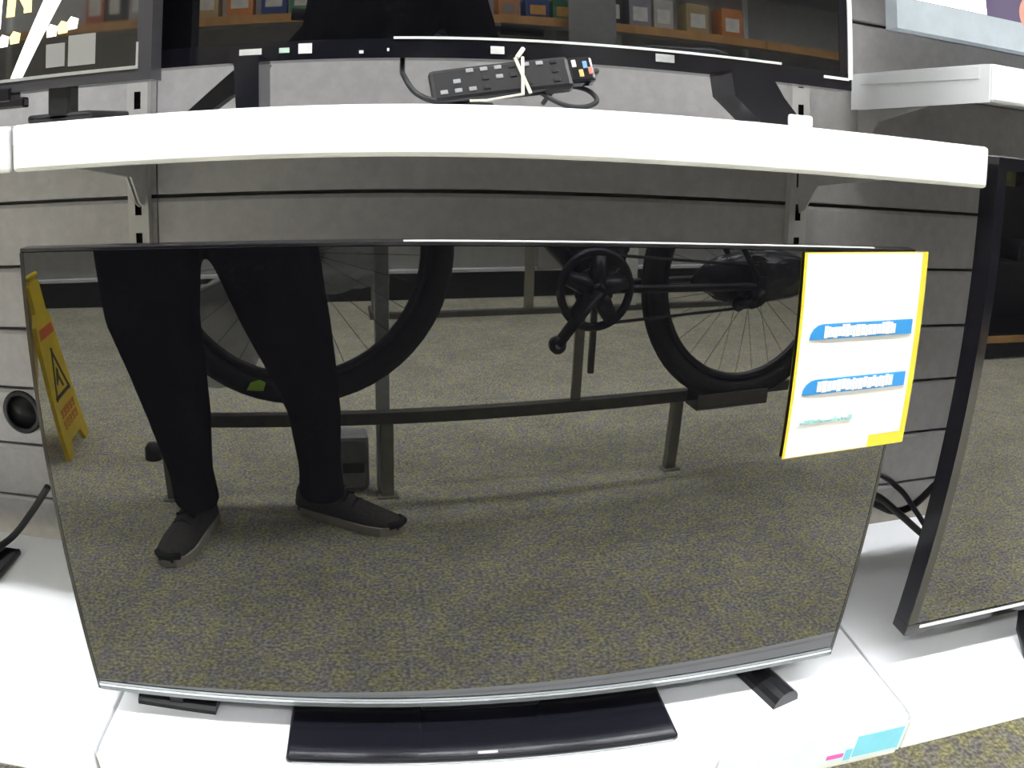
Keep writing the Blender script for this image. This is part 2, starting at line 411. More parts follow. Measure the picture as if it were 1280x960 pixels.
for x, z, wv, hv, mt in ((-.236, .010, .022, .006, CARDW), (-.203, .010, .010, .005, mat('pale_green_sticker', (.5, .65, .55), .5, var=.05)), (-.183, .011, .013, .010, CARDW), (-.13, .006, .004, .003, CARDW), (-.105, .008, .002, .003, CARDW), (-.003, .009, .013, .0075, CARDW), (.165, .012, .02, .008, mat('grey_sticker', (.45, .45, .45), .5, var=.3))):
    bx('sticker', mt, ut, x - wv / 2, x + wv / 2, -.0008, .0002, z0 + z - hv / 2, z0 + z + hv / 2)

# left TV, switched on
SCR = mat('lit_dark_screen', (.004, .004, .004), .03, ior=1.9, emit=(.03, .028, .025), es=.5)
lt, lsc, z0, z1 = flat_tv('television', (-.677, 0, UZ), 0, .732, .43, .031, 'switched-on TV showing a diagonal white beam and yellow letters', bez=.014, chinh=.012, screen=SCR, bezmat=mat('steel_grey_bezel', (.07, .07, .08), .25, metal=.4))
bx('bezel_line', SILVER, lt, -.35, .3535, -.001, .0005, z0 + .0105, z0 + .0135)
bx('bezel_line', SILVER, lt, .3515, .3535, -.001, .0005, z0 + .0135, z0 + .035)
EMW = mat('lit_white_graphic', (.9, .9, .9), .5, emit=(1, .99, .97), es=1.6)
EMY = mat('lit_yellow_graphic', (.9, .75, .3), .5, emit=(1, .78, .30), es=1.1)
EMG = mat('lit_grey_graphic', (.2, .2, .2), .5, emit=(.13, .125, .11), es=.5)
X0, ZZ = .677, -UZ            # world -> local
def gfx(nm, poly, mt):
    bm = bmesh.new(); prism(bm, [(x + .033 + X0, (z - 1.071) * .96 + 1.0305 + ZZ) for x, z in poly], -.0002, .0012); return link(nm, bm, mt, lsc)
gfx('light_beam', [(-.492, 1.0755), (-.479, 1.0755), (-.436, 1.152), (-.40, 1.215), (-.416, 1.215), (-.456, 1.152)], EMW)
def bar(x0, x1, z0_, z1_, sk=.0): return [(x0, z0_), (x1, z0_), (x1 + sk, z1_), (x0 + sk, z1_)]
gfx('letter_stroke', bar(-.498, -.489, 1.139, 1.185, .003), EMY)
gfx('letter_stroke', bar(-.478, -.470, 1.141, 1.185, .0), EMY)
gfx('letter_stroke', [(-.489, 1.178), (-.489, 1.165), (-.478, 1.146), (-.478, 1.160)], EMY)
gfx('letter_stroke', bar(-.515, -.505, 1.128, 1.185, .003), EMW)
gfx('letter_stroke', [(-.428, 1.150), (-.418, 1.147), (-.412, 1.153), (-.412, 1.17), (-.428, 1.17)], EMY)
for k, (x, z) in enumerate(((-.515, 1.112), (-.500, 1.115), (-.487, 1.117), (-.446, 1.119), (-.434, 1.121), (-.424, 1.124))):
    gfx('small_letter', [(x - .0055, z - .006), (x + .004, z - .0055), (x + .0055, z + .004), (x - .002, z + .007), (x - .006, z + .002)], EMY if k % 2 == 0 else EMW)
gfx('grey_block', bar(-.452, -.432, 1.083, 1.106), EMG); gfx('grey_block', bar(-.428, -.400, 1.082, 1.112), EMG)
for k in (-1, 1):
    x = .27 * k
    bm = bmesh.new(); box(bm, x - .012, x + .012, .004, .028, .0, z0 + .004, .003); box(bm, x - .035, x + .035, .004, .11, .0, .008, .003); link('foot', bm, BLACKP, lt)
bm = bmesh.new(); box(bm, .20, .22, -.004, .02, .022, .037, .002); box(bm, .205, .235, -.003, .01, .016, .026, .002); link('sensor_pod', bm, GLOSSB, lt)

# right TV on the low shelf, switched off
rt, rsc, z0, z1 = flat_tv('television', (1.103, .0, .317), 0, 1.10, .603, .062, 'tall switched-off TV with thin white trim beside the tangled cables', bez=.014, chinh=.016)
bx('bezel_line', BRIGHT, rt, -.528, .528, -.0015, .0008, z0 + .0095, z0 + .0135)
bx('top_line', SILVER, rt, -.55, .55, .002, .028, z1, z1 + .001)
for k in (-1, 1):
    bm = bmesh.new(); tube(bm, [(k * .30, .015, z0 + .004), (k * .305, -.0, .026), (k * .325, -.04, .016), (k * .33, -.052, .014)], [(.022, .012), (.022, .010), (.020, .006), (.018, .005)], 12)
    tube(bm, [(k * .30, .02, z0 + .002), (k * .32, .07, .018), (k * .335, .12, .014)], [(.018, .010), (.016, .007), (.014, .005)], 12); link('foot', bm, BLACKP, rt, True)

# lit TV on the wall bracket, upper right
SCR2 = mat('lit_violet_screen', (.02, .02, .03), .05, emit=(.16, .11, .22), es=.8)
PALE = mat('pale_blue_grey_bezel', (.50, .56, .60), .4, var=.05)
wt, wsc, z0, z1 = flat_tv('television', (1.187, .335, 1.165), .03, 1.10, .62, .0, 'lit wall TV with pale blue bezel showing white, violet and an orange glow', bez=.014, chinh=.048, screen=SCR2, bezmat=PALE)
bm = bmesh.new(); prism(bm, [(-.535, .049), (-.355, .049), (-.362, .10), (-.37, .3), (-.535, .3)], -.0004, .0012); link('white_picture', bm, EMW, wsc)
bm = bmesh.new(); disc(bm, (-.247, .0004, .062), .016, .0016, 20); link('orange_glow', bm, mat('lit_orange', (.9, .5, .2), .5, emit=(1, .55, .2), es=1.6), wsc)
bm = bmesh.new(); disc(bm, (-.247, .0002, .066), .030, .0012, 24); link('dim_glow', bm, mat('lit_dim_orange', (.4, .2, .15), .5, emit=(.45, .22, .18), es=.9), wsc)
bm = bmesh.new(); box(bm, -.15, .15, .0655, .1045, .15, .35, .003); link('wall_bracket', bm, BLACKP, wt)

# ---- remote control tied with string, on the upper shelf
rc = empty('remote_control', (.008, .035, UZ)); tag(rc, 'black remote control tied with cream string below the TV with stickers', 'remote control')
rm = Matrix.Translation((0, 0, .0245)) @ Matrix.Rotation(-.15, 4, 'Y') @ Matrix.Rotation(-.35, 4, 'X')
bm = bmesh.new(); box(bm, -.076, .050, -.008, .008, -.0155, .0165, .004, rm); rb = link('body', bm, BLACKP, rc)
bm = bmesh.new()
box(bm, .048, .072, -.007, .007, -.011, .015, .003, rm); link('end_cap', bm, GLOSSB, rc)
GREYB = mat('grey_button', (.30, .30, .32), .5, var=.1)
for i in range(9):
    for j in range(3):
        if random.random() < .25: continue
        x = -.068 + i * .0125; z = -.009 + j * .009
        bm = bmesh.new(); box(bm, x, x + .0065, -.0092, -.0078, z, z + .004, .0006, rm); link('button', bm, GREYB if random.random() < .6 else BLACKP, rb)
for x, z, c in ((.052, .004, (.75, .75, .7)), (.057, -.006, (.75, .45, .15)), (.062, .002, (.15, .35, .7)), (.066, -.004, (.6, .2, .15))):
    bm = bmesh.new(); box(bm, x, x + .004, -.0082, -.0066, z, z + .007, .0005, rm); link('sticker', bm, mat('sticker_%d' % int(x * 1000), c, .5, var=.05), rb)
bm = bmesh.new()
for a_, b_ in (((.002, -.018), (.009, .018)), ((.009, -.018), (.002, .018))):
    tube(bm, [rm @ Vector((a_[0], -.0094, a_[1])), rm @ Vector((b_[0], -.0094, b_[1]))], .0016, 6)
tube(bm, [rm @ Vector((.004, -.0094, .018)), rm @ Vector((.012, -.006, .028))], (.0022), 6)
tube(bm, [rm @ Vector((.003, -.0094, -.018)), rm @ Vector((-.03, -.012, -.021)), rm @ Vector((-.045, -.012, -.0195))], .0013, 6)
link('string', bm, STRING, rb)
def cable(label, pts, rad=.0028, group=None, name='cable', n=8, dx=0., dz=0.):
    pts = [(x + dx, y, z + dz) for x, y, z in pts]
    bm = bmesh.new(); tube(bm, smooth_path(pts, n), rad, 8); o = link(name, bm, CABLE, None, True)
    return tag(o, label, 'cable', group)
cable('black cable drooping from the bezel beside the numbered end of the remote', [(-.104, .128, 1.095), (-.105, .105, 1.067), (-.103, .045, 1.055), (-.093, .03, 1.039), (-.075, .026, 1.0312), (-.05, .05, 1.0308), (-.02, .10, 1.031)], .0026, dx=.013, dz=-.0372)
cable('black cable curling in a loop under the stickered end of the remote', [(.085, .128, 1.095), (.083, .105, 1.068), (.074, .045, 1.066), (.045, .05, 1.052), (.02, .045, 1.047), (.022, .03, 1.0405), (.04, .024, 1.0315), (.06, .026, 1.0312), (.071, .03, 1.038), (.062, .04, 1.048), (.04, .055, 1.049), (.03, .08, 1.034)], .0024, dx=.010, dz=-.0372)
# cables between the two lower TVs
cable('black power cable crossing behind the tall TV in a high arc', [(.40, .20, .50), (.52, .20, .535), (.60, .20, .505), (.655, .19, .468), (.72, .18, .425), (.80, .17, .405), (.90, .18, .343)], .0055, 'cables between the lower TVs', dz=-.02)
cable('black signal cable looping low behind the tall TV', [(.42, .235, .44), (.55, .228, .505), (.62, .222, .478), (.66, .22, .462), (.70, .22, .468), (.745, .22, .505), (.80, .2, .56), (.86, .14, .6)], .006, 'cables between the lower TVs', dz=-.02)
cable('thin black cable crossing over the loop behind the tall TV', [(.43, .25, .56), (.60, .235, .53), (.66, .22, .50), (.70, .21, .46), (.735, .20, .425), (.80, .20, .39), (.9, .22, .342)], .0045, 'cables between the lower TVs', dz=-.02)
# cord and stand base on the left low shelf
cable('black cord end rising beside the black stand base', [(-.86, .10, .3235), (-.80, .20, .337), (-.765, .29, .338), (-.745, .345, .342), (-.705, .36, .385), (-.662, .36, .437)], .006)
sbx = empty('stand_base', (-.83, .27, .317)); tag(sbx, 'black stand base with a stub post on the low shelf beside the cord', 'stand base')
bx('plate', GLOSSB, sbx, -.11, .105, -.045, .06, 0, .012, bev=.004); bx('post', BLACKP, sbx, -.03, .03, .01, .04, .011, .09, bev=.004)

# ================================================================== OPPOSITE SIDE OF THE AISLE (seen only as reflections)
# ---- bicycle (front wheel towards -x, drive side towards the TVs)
WR = .362; WF = .388; WB = 1.275
def wheel(root, x, nm, WR):
    wn = empty('wheel'); wn.parent = root; wn.location = (x, 0, WR)
    bm = bmesh.new(); torus(bm, (0, 0, 0), WR - .030, .031, seg=56, ms=12); ty = link('tyre', bm, RUBBER, wn, True)
    bm = bmesh.new(); torus(bm, (0, 0, 0), WR - .070, .0125, seg=56, ms=8); link('rim', bm, ALLOY, wn, True)
    bm = bmesh.new(); disc(bm, (0, 0, 0), .019, .09, 16); disc(bm, (0, .035, 0), .03, .006, 18); disc(bm, (0, -.035, 0), .03, .006, 18); link('hub', bm, ALLOY, wn)
    bm = bmesh.new()
    for k in range(28):
        a = 2 * math.pi * k / 28; s = .034 if k % 2 else -.034; b2 = a + (.28 if (k // 2) % 2 else -.28)
        tube(bm, [(.027 * math.cos(b2), s * .9, .027 * math.sin(b2)), ((WR - .07) * math.cos(a), 0, (WR - .07) * math.sin(a))], .0008, 4)
    link('spokes', bm, ALLOY, wn)
    bm = bmesh.new(); disc(bm, (0, -.048, 0), .08, .002, 30); link('brake_disc', bm, STEEL, wn)
    return wn
def make_bicycle():
    b = empty('bicycle')
    wheel(b, 0, 'rear', WR); fw = wheel(b, -WB, 'front', WF)
    BB = Vector((-.520, 0, .328)); RA = Vector((0, 0, WR)); FA = Vector((-WB, 0, WF))
    ST = Vector((-.37, 0, .80)); HT = Vector((-1.02, 0, .88)); HB = Vector((-1.055, 0, .80))
    bm = bmesh.new()
    tube(bm, [BB, HB + Vector((.01, 0, .02))], .024, 14); tube(bm, [BB, ST], .018, 12); tube(bm, [ST - Vector((-.01, 0, .06)), HT - Vector((-.005, 0, .02))], .020, 12); tube(bm, [HB, HT], .026, 14)
    disc(bm, BB, .026, .09, 18)
    for s in (-1, 1):
        tube(bm, smooth_path([BB + Vector((.03, s * .03, 0)), BB + Vector((.14, s * .045, .005)), RA + Vector((-.02, s * .068, -.005))], 4), .011, 10)
        tube(bm, smooth_path([ST + Vector((.02, s * .02, -.07)), (-.2, s * .05, .62), RA + Vector((-.01, s * .068, .015))], 4), .009, 10)
        box(bm, -.03, .02, s * .068 - .004, s * .068 + .004, WR - .03, WR + .025, .004)
    link('frame', bm, BIKEF, b, True)
    bm = bmesh.new()
    tube(bm, [HB + Vector((0, 0, -.005)), HB + Vector((-.02, 0, -.05))], .022, 12)
    for s in (-1, 1): tube(bm, [HB + Vector((-.03, s * .055, -.03)), HB + Vector((-.085, s * .06, -.16)), FA + Vector((.0, s * .062, 0))], [.018, .017, .02], 12)
    tube(bm, [HB + Vector((-.03, -.06, -.03)), HB + Vector((-.03, .06, -.03))], .02, 12)
    link('fork', bm, BIKEF, b, True)
    bm = bmesh.new(); tube(bm, [HT, HT + Vector((.012, 0, .06)), HT + Vector((-.06, 0, .08))], .018, 10); link('stem', bm, ALLOY, b, True)
    hb = HT + Vector((-.06, 0, .08))
    bm = bmesh.new(); tube(bm, smooth_path([hb + Vector((-.33, .02, .03)), hb + Vector((-.17, .01, .025)), hb, hb + Vector((.17, .01, .025)), hb + Vector((.33, .02, .03))], 5), .0125, 10); h = link('handlebar', bm, ALLOY, b, True)
    for s in (-1, 1):
        bm = bmesh.new(); tube(bm, [hb + Vector((s * .22, .013, .0275)), hb + Vector((s * .335, .02, .03))], .017, 12); link('grip', bm, RUBBER, h, True)
    bm = bmesh.new(); tube(bm, [ST, ST + Vector((.045, 0, .17))], .0145, 12); link('seatpost', bm, ALLOY, b, True)
    sp = ST + Vector((.05, 0, .185))
    bm = bmesh.new(); tube(bm, [sp + Vector((.13, 0, .015)), sp + Vector((.09, 0, .01)), sp, sp + Vector((-.09, 0, -.003)), sp + Vector((-.15, 0, -.012))], [(.07, .02), (.075, .028), (.045, .026), (.022, .02), (.014, .012)], 16)
    link('saddle', bm, BLACKP, b, True)
    # chainset on the +y side, with cut-outs between the spider arms
    bm = bmesh.new(); cy = .052
    torus(bm, (BB.x, cy, BB.z), .098, .012, seg=40, ms=8); disc(bm, (BB.x, cy - .012, BB.z), .056, .006, 36)
    for k in range(5):
        a = 2 * math.pi * k / 5 + .3; tube(bm, [(BB.x, cy, BB.z), (BB.x + .09 * math.cos(a), cy, BB.z + .09 * math.sin(a))], [.03, .02], 8)
    cr = link('chainring', bm, ALLOY, b, True)
    for s, ang in ((1, -2.18), (-1, -2.18 + math.pi)):
        e = Vector((BB.x + .172 * math.cos(ang), s * .072, BB.z + .172 * math.sin(ang)))
        bm = bmesh.new(); tube(bm, [(BB.x, s * .068, BB.z), e], [(.030, .013), (.026, .011)], 12); disc(bm, (BB.x, s * .068, BB.z), .022, .022, 18); disc(bm, e, .022, .02, 16)
        ca = link('crank_arm', bm, BIKEF, b, True)
        bm = bmesh.new(); disc(bm, e + Vector((0, s * .008, 0)), .008, .008, 14); link('axle_eye', bm, STEEL, ca)
    bm = bmesh.new()
    for k in range(7): disc(bm, (0, .03 + .005 * k, WR), .078 - .008 * k, .002, 30)
    link('cassette', bm, ALLOY, b)
    bm = bmesh.new(); tube(bm, [(BB.x, cy, BB.z + .092), (0, .045, WR + .05)], .0045, 6); tube(bm, [(BB.x, cy, BB.z - .092), (-.02, .045, WR - .07), ], .0045, 6); link('chain', bm, ALLOY, b)
    bm = bmesh.new(); tube(bm, [(.01, .078, WR - .02), (-.02, .075, WR - .05)], [.018, .014], 8); tube(bm, [(-.02, .06, WR - .05), (-.06, .05, WR - .06)], [(.02, .008), (.018, .008)], 10); disc(bm, (-.02, .06, WR - .05), .022, .01, 16); disc(bm, (-.06, .05, WR - .06), .022, .01, 16); link('rear_derailleur', bm, BIKEF, b, True)
    return b, fw
bike, fw = make_bicycle()
bike.location = (1.043, -1.284, .230); bike.rotation_euler = (0, math.atan2(.075, WB), 0)
tag(bike, 'black mountain bicycle held on the rack, its wheels and chainring mirrored in the TV', 'bicycle')
# lime tag clipped to the front wheel of the bicycle
bm = bmesh.new(); prism(bm, [(-.022, -.011), (.02, -.013), (.026, .008), (.012, .016), (-.012, .009)], -.0015, .0015)
tg = link('lime_tag', bm, LIME, None, loc=(-.316, -1.236, .368)); tg.rotation_euler = (.7, 0, 0); tag(tg, 'small lime green tag on the bicycle tyre between the legs', 'tag')

# ---- bicycle racks
def rack_near():
    r_ = empty('bicycle_rack', (.45, -1.40, 0)); tag(r_, 'dark steel bicycle rack with a front rail and one pale post', 'rack')
    dx, dy = -.45, 1.40
    def B(nm, mt, x0, x1, y0, y1, z0, z1, bev=.002): return bx(nm, mt, r_, x0 + dx, x1 + dx, y0 + dy, y1 + dy, z0, z1, bev=bev)
    B('front_rail', RACKD, -.62, 1.30, -1.352, -1.322, .222, .256)
    for x in (.002, .862, -.60):
        B('leg', RACKM, x, x + .034, -1.352, -1.322, .006, .222); B('base_foot', RACKM, x - .012, x + .046, -1.352, -1.310, 0, .006)
    B('tall_post', RACKL, -.006, .030, -1.388, -1.353, .008, 1.25)
    B('bike_support', RACKM, .530, .557, -1.345, -1.330, .256, .60)
    B('support_clip', RACKD, .575, .592, -1.345, -1.330, .33, .52)
    B('wheel_tray', RACKD, .90, 1.16, -1.3215, -1.246, .218, .226)
    for yy in (-1.3215, -1.250): B('tray_side', RACKD, .90, 1.16, yy, yy + .004, .226, .266)
    return r_
rack_near()
def rack_far():
    r_ = empty('bicycle_rack', (1.4, -3.40, 0)); tag(r_, 'low far rack with grey posts standing on a thin floor rail', 'rack')
    dx, dy = -1.4, 3.40
    def B(nm, mt, x0, x1, y0, y1, z0, z1, bev=.002): return bx(nm, mt, r_, x0 + dx, x1 + dx, y0 + dy, y1 + dy, z0, z1, bev=bev)
    B('floor_rail', RACKD, .15, 2.4, -3.40, -3.36, 0.0, .03)
    B('post', RACKM, .975, 1.02, -3.40, -3.36, .03, 1.3); B('post', RACKL, 1.58, 1.64, -3.40, -3.36, .03, 1.3)
    B('top_rail', RACKM, .15, 2.4, -3.40, -3.36, 1.3, 1.34)
    for x in (.16, 2.35): B('post', RACKM, x, x + .04, -3.40, -3.36, .03, 1.3); B('base_foot', RACKD, x, x + .04, -3.60, -3.4005, 0, .02)
    return r_
rack_far()

# ---- crumpled plastic and small things around the racks
def crumple(name, c, rx, ry, rz, label, mt, seed, amp=.35, cat='plastic wrap', sub=4):
    rnd = random.Random(seed); bm = bmesh.new()
    v = bmesh.ops.create_icosphere(bm, subdivisions=sub, radius=1)['verts']
    dirs = [(Vector((rnd.gauss(0, 1), rnd.gauss(0, 1), rnd.gauss(0, 1))).normalized(), rnd.uniform(2, 7), rnd.uniform(0, 6), rnd.uniform(.3, 1)) for _ in range(14)]
    for q in v:
        n = q.co.normalized(); d = sum(abs(math.sin(n.dot(a) * f + p)) * w_ for a, f, p, w_ in dirs) / 14
        s = 1 + amp * (d * 2 - .8)
        q.co = Vector((n.x * rx * s, n.y * ry * s, max(n.z * rz * s, -rz)))
    o = link(name, bm, mt, None, False, c); return tag(o, label, cat)
crumple('plastic_wrap', (-.13, -1.40, .66), .15, .03, .10, 'crumpled clear plastic wrap around the front wheel hub of the bicycle', PLAST, 3)
crumple('plastic_wrap', (-.42, -1.39, .46), .12, .03, .15, 'crumpled clear plastic wrap hanging by the tyre between the legs', PLAST, 5)
crumple('plastic_wrap', (1.10, -1.29, .60), .22, .05, .075, 'dark crumpled plastic wrap around the rear hub of the bicycle', mat('dark_plastic_wrap', (.035, .035, .04), .25, var=.3), 9)
crumple('plastic_wrap', (.565, -1.325, .675), .11, .04, .075, 'dark crumpled plastic wrap above the chainring of the bicycle', mat('dark_plastic_wrap', (.035, .035, .04), .25, var=.3), 12)
# grey plastic block by the rack leg
pb = empty('plastic_block', (-.060, -1.42, 0)); tag(pb, 'small pale grey plastic block with a dark slot beside the rack leg', 'block')
bx('body', mat('pale_grey_plastic', (.35, .36, .36), .4, var=.1), pb, -.055, .035, -.04, .04, 0, .165, bev=.012)
bx('slot', BLACKP, pb, -.04, .02, .0395, .0415, .055, .085)
# black rubber foot behind the legs
bm = bmesh.new(); tube(bm, [(0, 0, 0), (0, 0, .035), (0, 0, .05)], [.03, .028, .018], 16); bx_ = link('door_stop', bm, RUBBER, None, True, (-.69, -1.62, 0)); tag(bx_, 'small round black rubber stop on the carpet behind the legs', 'rubber stop')

# ---- wet floor sign (A-frame)
ws = empty('wet_floor_sign', (-1.075, -1.70, 0)); tag(ws, 'yellow folding wet floor sign standing on the carpet', 'floor sign')
def sign_panel(sgn, name):
    n = empty('tmp'); bpy.data.objects.remove(n)
    # local panel coords: u across (world y), h up; the face leans towards the ridge
    ang = math.atan2(.105, .60); mt_ = Matrix.Rotation(-ang * sgn, 4, 'Y')
    mt_.translation = (sgn * .105, 0, 0)
    def prof(poly, t0, t1):
        bm = bmesh.new(); prism_x(bm, poly, t0, t1)
        for q in bm.verts: q.co = mt_ @ q.co
        return bm
    poly = [(-.135, .0), (-.085, .0), (-.055, .05), (.055, .05), (.085, .0), (.135, .0), (.128, .09), (.085, .46), (.055, .50), (.05, .595), (.02, .615), (-.02, .615), (-.05, .595), (-.055, .50), (-.085, .46), (-.128, .09)]
    p_ = link(name, prof(poly, -.008, .008), YELLOW, ws)
    f0, f1 = (.008, .0092) if sgn > 0 else (-.0092, -.008)
    # warning triangle outline, figure and lettering blocks
    bm = bmesh.new()
    tri = [(-.085, .20), (.085, .20), (0, .37)]
    for i in range(3):
        a, b = Vector(tri[i]), Vector(tri[(i + 1) % 3]); d = (b - a).normalized(); nrm = Vector((-d.y, d.x)) * .013
        q = [a, b, b + nrm, a + nrm]
        prism_x(bm, [(v_.x, v_.y) for v_ in q], f0, f1)
    prism_x(bm, [(-.03, .225), (-.015, .225), (.005, .26), (.03, .24), (.036, .25), (.012, .285), (.0, .30), (-.014, .285), (-.006, .27)], f0, f1)
    for q in bm.verts: q.co = mt_ @ q.co
    link('warning_triangle', bm, BLKP, p_)
    link('red_band', prof([(-.075, .41), (.075, .41), (.065, .445), (-.065, .445)], f0, f1), REDP, p_)
    bm = bmesh.new()
    for row, (z, chars) in enumerate(((.135, 5), (.095, 5))):
        for k in range(chars):
            x = -.078 + k * .034
            prism_x(bm, [(x, z), (x + .007, z), (x + .007, z + .03), (x, z + .03)], f0, f1); prism_x(bm, [(x + .007, z), (x + .022, z), (x + .022, z + .007), (x + .007, z + .007)], f0, f1)
            prism_x(bm, [(x + .015, z + .012), (x + .022, z + .012), (x + .022, z + .03), (x + .015, z + .03)], f0, f1)
    for q in bm.verts: q.co = mt_ @ q.co
    link('lettering', bm, REDP, p_)
sign_panel(1, 'panel'); sign_panel(-1, 'panel')
bm = bmesh.new(); tube(bm, [(0, -.05, .612), (0, .05, .612)], .010, 10); link('hinge', bm, YELLOW, ws, True)

# ---- far gondola with its black plinth
GY = -3.80
gd = empty('gondola_shelving', (.6, GY - .2, 0)); tag(gd, 'long grey shelving unit with black plinth across the aisle', 'shelving')
def G(nm, mt, x0, x1, y0, y1, z0, z1, bev=.0): return bx(nm, mt, gd, x0 - .6, x1 - .6, y0 - GY + .2, y1 - GY + .2, z0, z1, bev=bev)
G('plinth', PLINTH, -3.4, 4.6, GY - .55, GY, 0, .155)
G('base_deck', WHITE, -3.4, 4.6, GY - .55, GY + .01, .155, .172)
for k in range(8): G('back_panel', PANEL, -3.4 + k + .004, -2.4 + k - .004, GY - .35, GY - .33, .172, 2.05)
for k in range(9): G('upright', RACKL, -3.4 + k - .02, -3.4 + k + .02, GY - .33, GY - .30, .172, 2.1)
for k in range(8):
    G('lower_front_panel', PANEL, -3.4 + k + .006, -2.4 + k - .006, GY - .05, GY - .035, .172, .60)
    for zz in (.62, 1.15, 1.66):
        G('shelf_board', PANEL, -3.4 + k + .002, -2.4 + k - .002, GY - .33, GY - .02, zz, zz + .02)
        G('shelf_edge', WOOD if zz > 1.5 else RACKL, -3.4 + k + .002, -2.4 + k - .002, GY - .02, GY, zz - .02, zz + .035)
G('column_cladding', mat('grey_column', (.33, .33, .33), .6, var=.05), 1.16, 1.46, GY + .012, GY + .05, .172, 2.1)
# cartons on the wood-edged shelf, each of its own colour and size
cols = [('red', (.45, .10, .05)), ('cream', (.62, .60, .55)), ('navy', (.06, .10, .26)), ('black', (.04, .04, .05)), ('tan', (.5, .38, .2)), ('green', (.08, .26, .14)), ('grey', (.35, .35, .38)), ('orange', (.65, .25, .08))]
labs = [('pale', (.70, .68, .62)), ('orange', (.75, .42, .12)), ('white', (.85, .85, .83))]
x = -1.75
for n in range(22):
    nm, c = cols[(n * 3) % 8]; ln, lc = labs[n // 8]
    wv, dv, hv = random.uniform(.09, .17), .16, (.27, .14, .21)[n // 8]
    size = ('tall', 'low', 'medium')[n // 8]
    if nm == ln: ln, lc = 'grey', (.3, .3, .3)
    bt = empty('carton', (x + wv / 2, GY - .13, 1.6806))
    bx('body', mat(nm + '_carton', c, .55, var=.08), bt, -wv / 2, wv / 2, -dv / 2, dv / 2, 0, hv, bev=.002)
    bx('front_label', mat(ln + '_carton_label', lc, .5, var=.1), bt, -wv * .33, wv * .33, dv / 2, dv / 2 + .0015, hv * .25, hv * .7)
    bx('lid_flap', mat(nm + '_carton', c), bt, -wv / 2 + .004, wv / 2 - .004, -.02, dv / 2 - .002, hv, hv + .003)
    tag(bt, '%s %s carton with %s front label on the wood-edged far shelf' % (size, nm, ln), 'carton', 'cartons on the far shelving')
    x += wv + random.choice((.02, .05, .10))

# ---- black display cabinet further along the aisle
cb = empty('display_cabinet', (3.45, -2.45, 0)); tag(cb, 'black open display cabinet with a yellow-wood bottom edge beside the bicycle rack', 'cabinet')
CBM = mat('black_cabinet_board', (.015, .015, .016), .4, var=.2)
bx('back_panel', CBM, cb, -.95, .95, -.24, -.225, .0, 1.6)
for k in (-1, 1): bx('side_panel', CBM, cb, k * .95 - .012, k * .95 + .012, -.24, .2, 0, 1.6)
for z in (.10, .48, .86, 1.24, 1.58): bx('shelf_board', CBM, cb, -.938, .938, -.225, .19, z, z + .02)
bx('bottom_edge', WOOD, cb, -.938, .938, .19, .20, .09, .125); bx('kick_board', PLINTH, cb, -.938, .938, .16, .17, 0, .09)
for i, (x, z, wv, hv, nm, c) in enumerate(((-.80, .5002, .16, .14, 'grey', (.2, .2, .22)), (-.55, .8802, .14, .10, 'olive', (.25, .24, .08)), (-.30, .5002, .20, .10, 'black', (.03, .03, .03)), (-.70, .1202, .12, .10, 'white', (.6, .65, .7)))):
    bt = empty('carton', (3.45 + x, -2.45 + .05, z)); tag(bt, 'small %s carton standing in the black display cabinet' % nm, 'carton')
    bx('body', mat(nm + '_small_carton', c, .5, var=.1), bt, -wv / 2, wv / 2, -.07, .07, 0, hv, bev=.002); bx('front_label', mat('olive_label', (.35, .33, .1), .5, var=.1), bt, -wv * .3, wv * .3, .07, .0712, hv * .3, hv * .7)

# everything across the aisle stands slightly askew to the TV shelves
AISLE = Matrix.Translation((.012, .034, 0)) @ Matrix.Rotation(-.075, 4, 'Z') @ Matrix.Scale(.982, 4)
def askew(o): o.matrix_basis = AISLE @ o.matrix_basis
bpy.context.view_layer.update()
for o in list(COL.objects):
    if o.name == 'wet_floor_sign': o.scale = (.94,) * 3; bpy.context.view_layer.update()
    if o.parent is None and o.name.split('.')[0] in ('bicycle', 'lime_tag', 'bicycle_rack', 'plastic_wrap', 'plastic_block', 'door_stop', 'wet_floor_sign', 'gondola_shelving', 'carton') and 'cabinet' not in o.get('label', ''): askew(o)

# ---- ceiling lamps: rows of tube fittings running along the aisle
LOUV = mat('dark_added_louvre', (.10, .10, .10), .7, var=.05)
def lamp_fitting(row):
    t = empty('ceiling_lamp')
    bx('housing', WHITE, t, -.62, .62, -.10, .10, -.05, 0, bev=.004)
    bx('diffuser', TUBES[row], t, -.60, .60, -.07, .07, -.062, -.05)
    for k in (-1, 1):
        bx('end_cap', WHITE, t, .60 if k > 0 else -.62, .62 if k > 0 else -.60, -.10, .10, -.185, -.05)
        bx('added_louvre', LOUV, t, -.60, .60, .075 if k > 0 else -.10, .10 if k > 0 else -.075, -.185, -.05)  # deep dark sides added to keep lamp light off the low wall
    return t
for row, (yy, rown) in enumerate(((-.64, 'row along the TV shelves'), (-2.0, 'row above the bicycle rack'), (-3.4, 'row along the far shelving'))):
    lp = lamp_fitting(row); first = True
    for xx in (-2.4, -1.1, .2, 1.5, 2.8, 4.1):
        o = lp if first else copy_tree(lp); first = False
        o.location = (xx, yy, RH)
        tag(o, 'long white ceiling lamp with added louvres in the ' + rown, 'ceiling lamp', 'ceiling lamps, ' + rown)

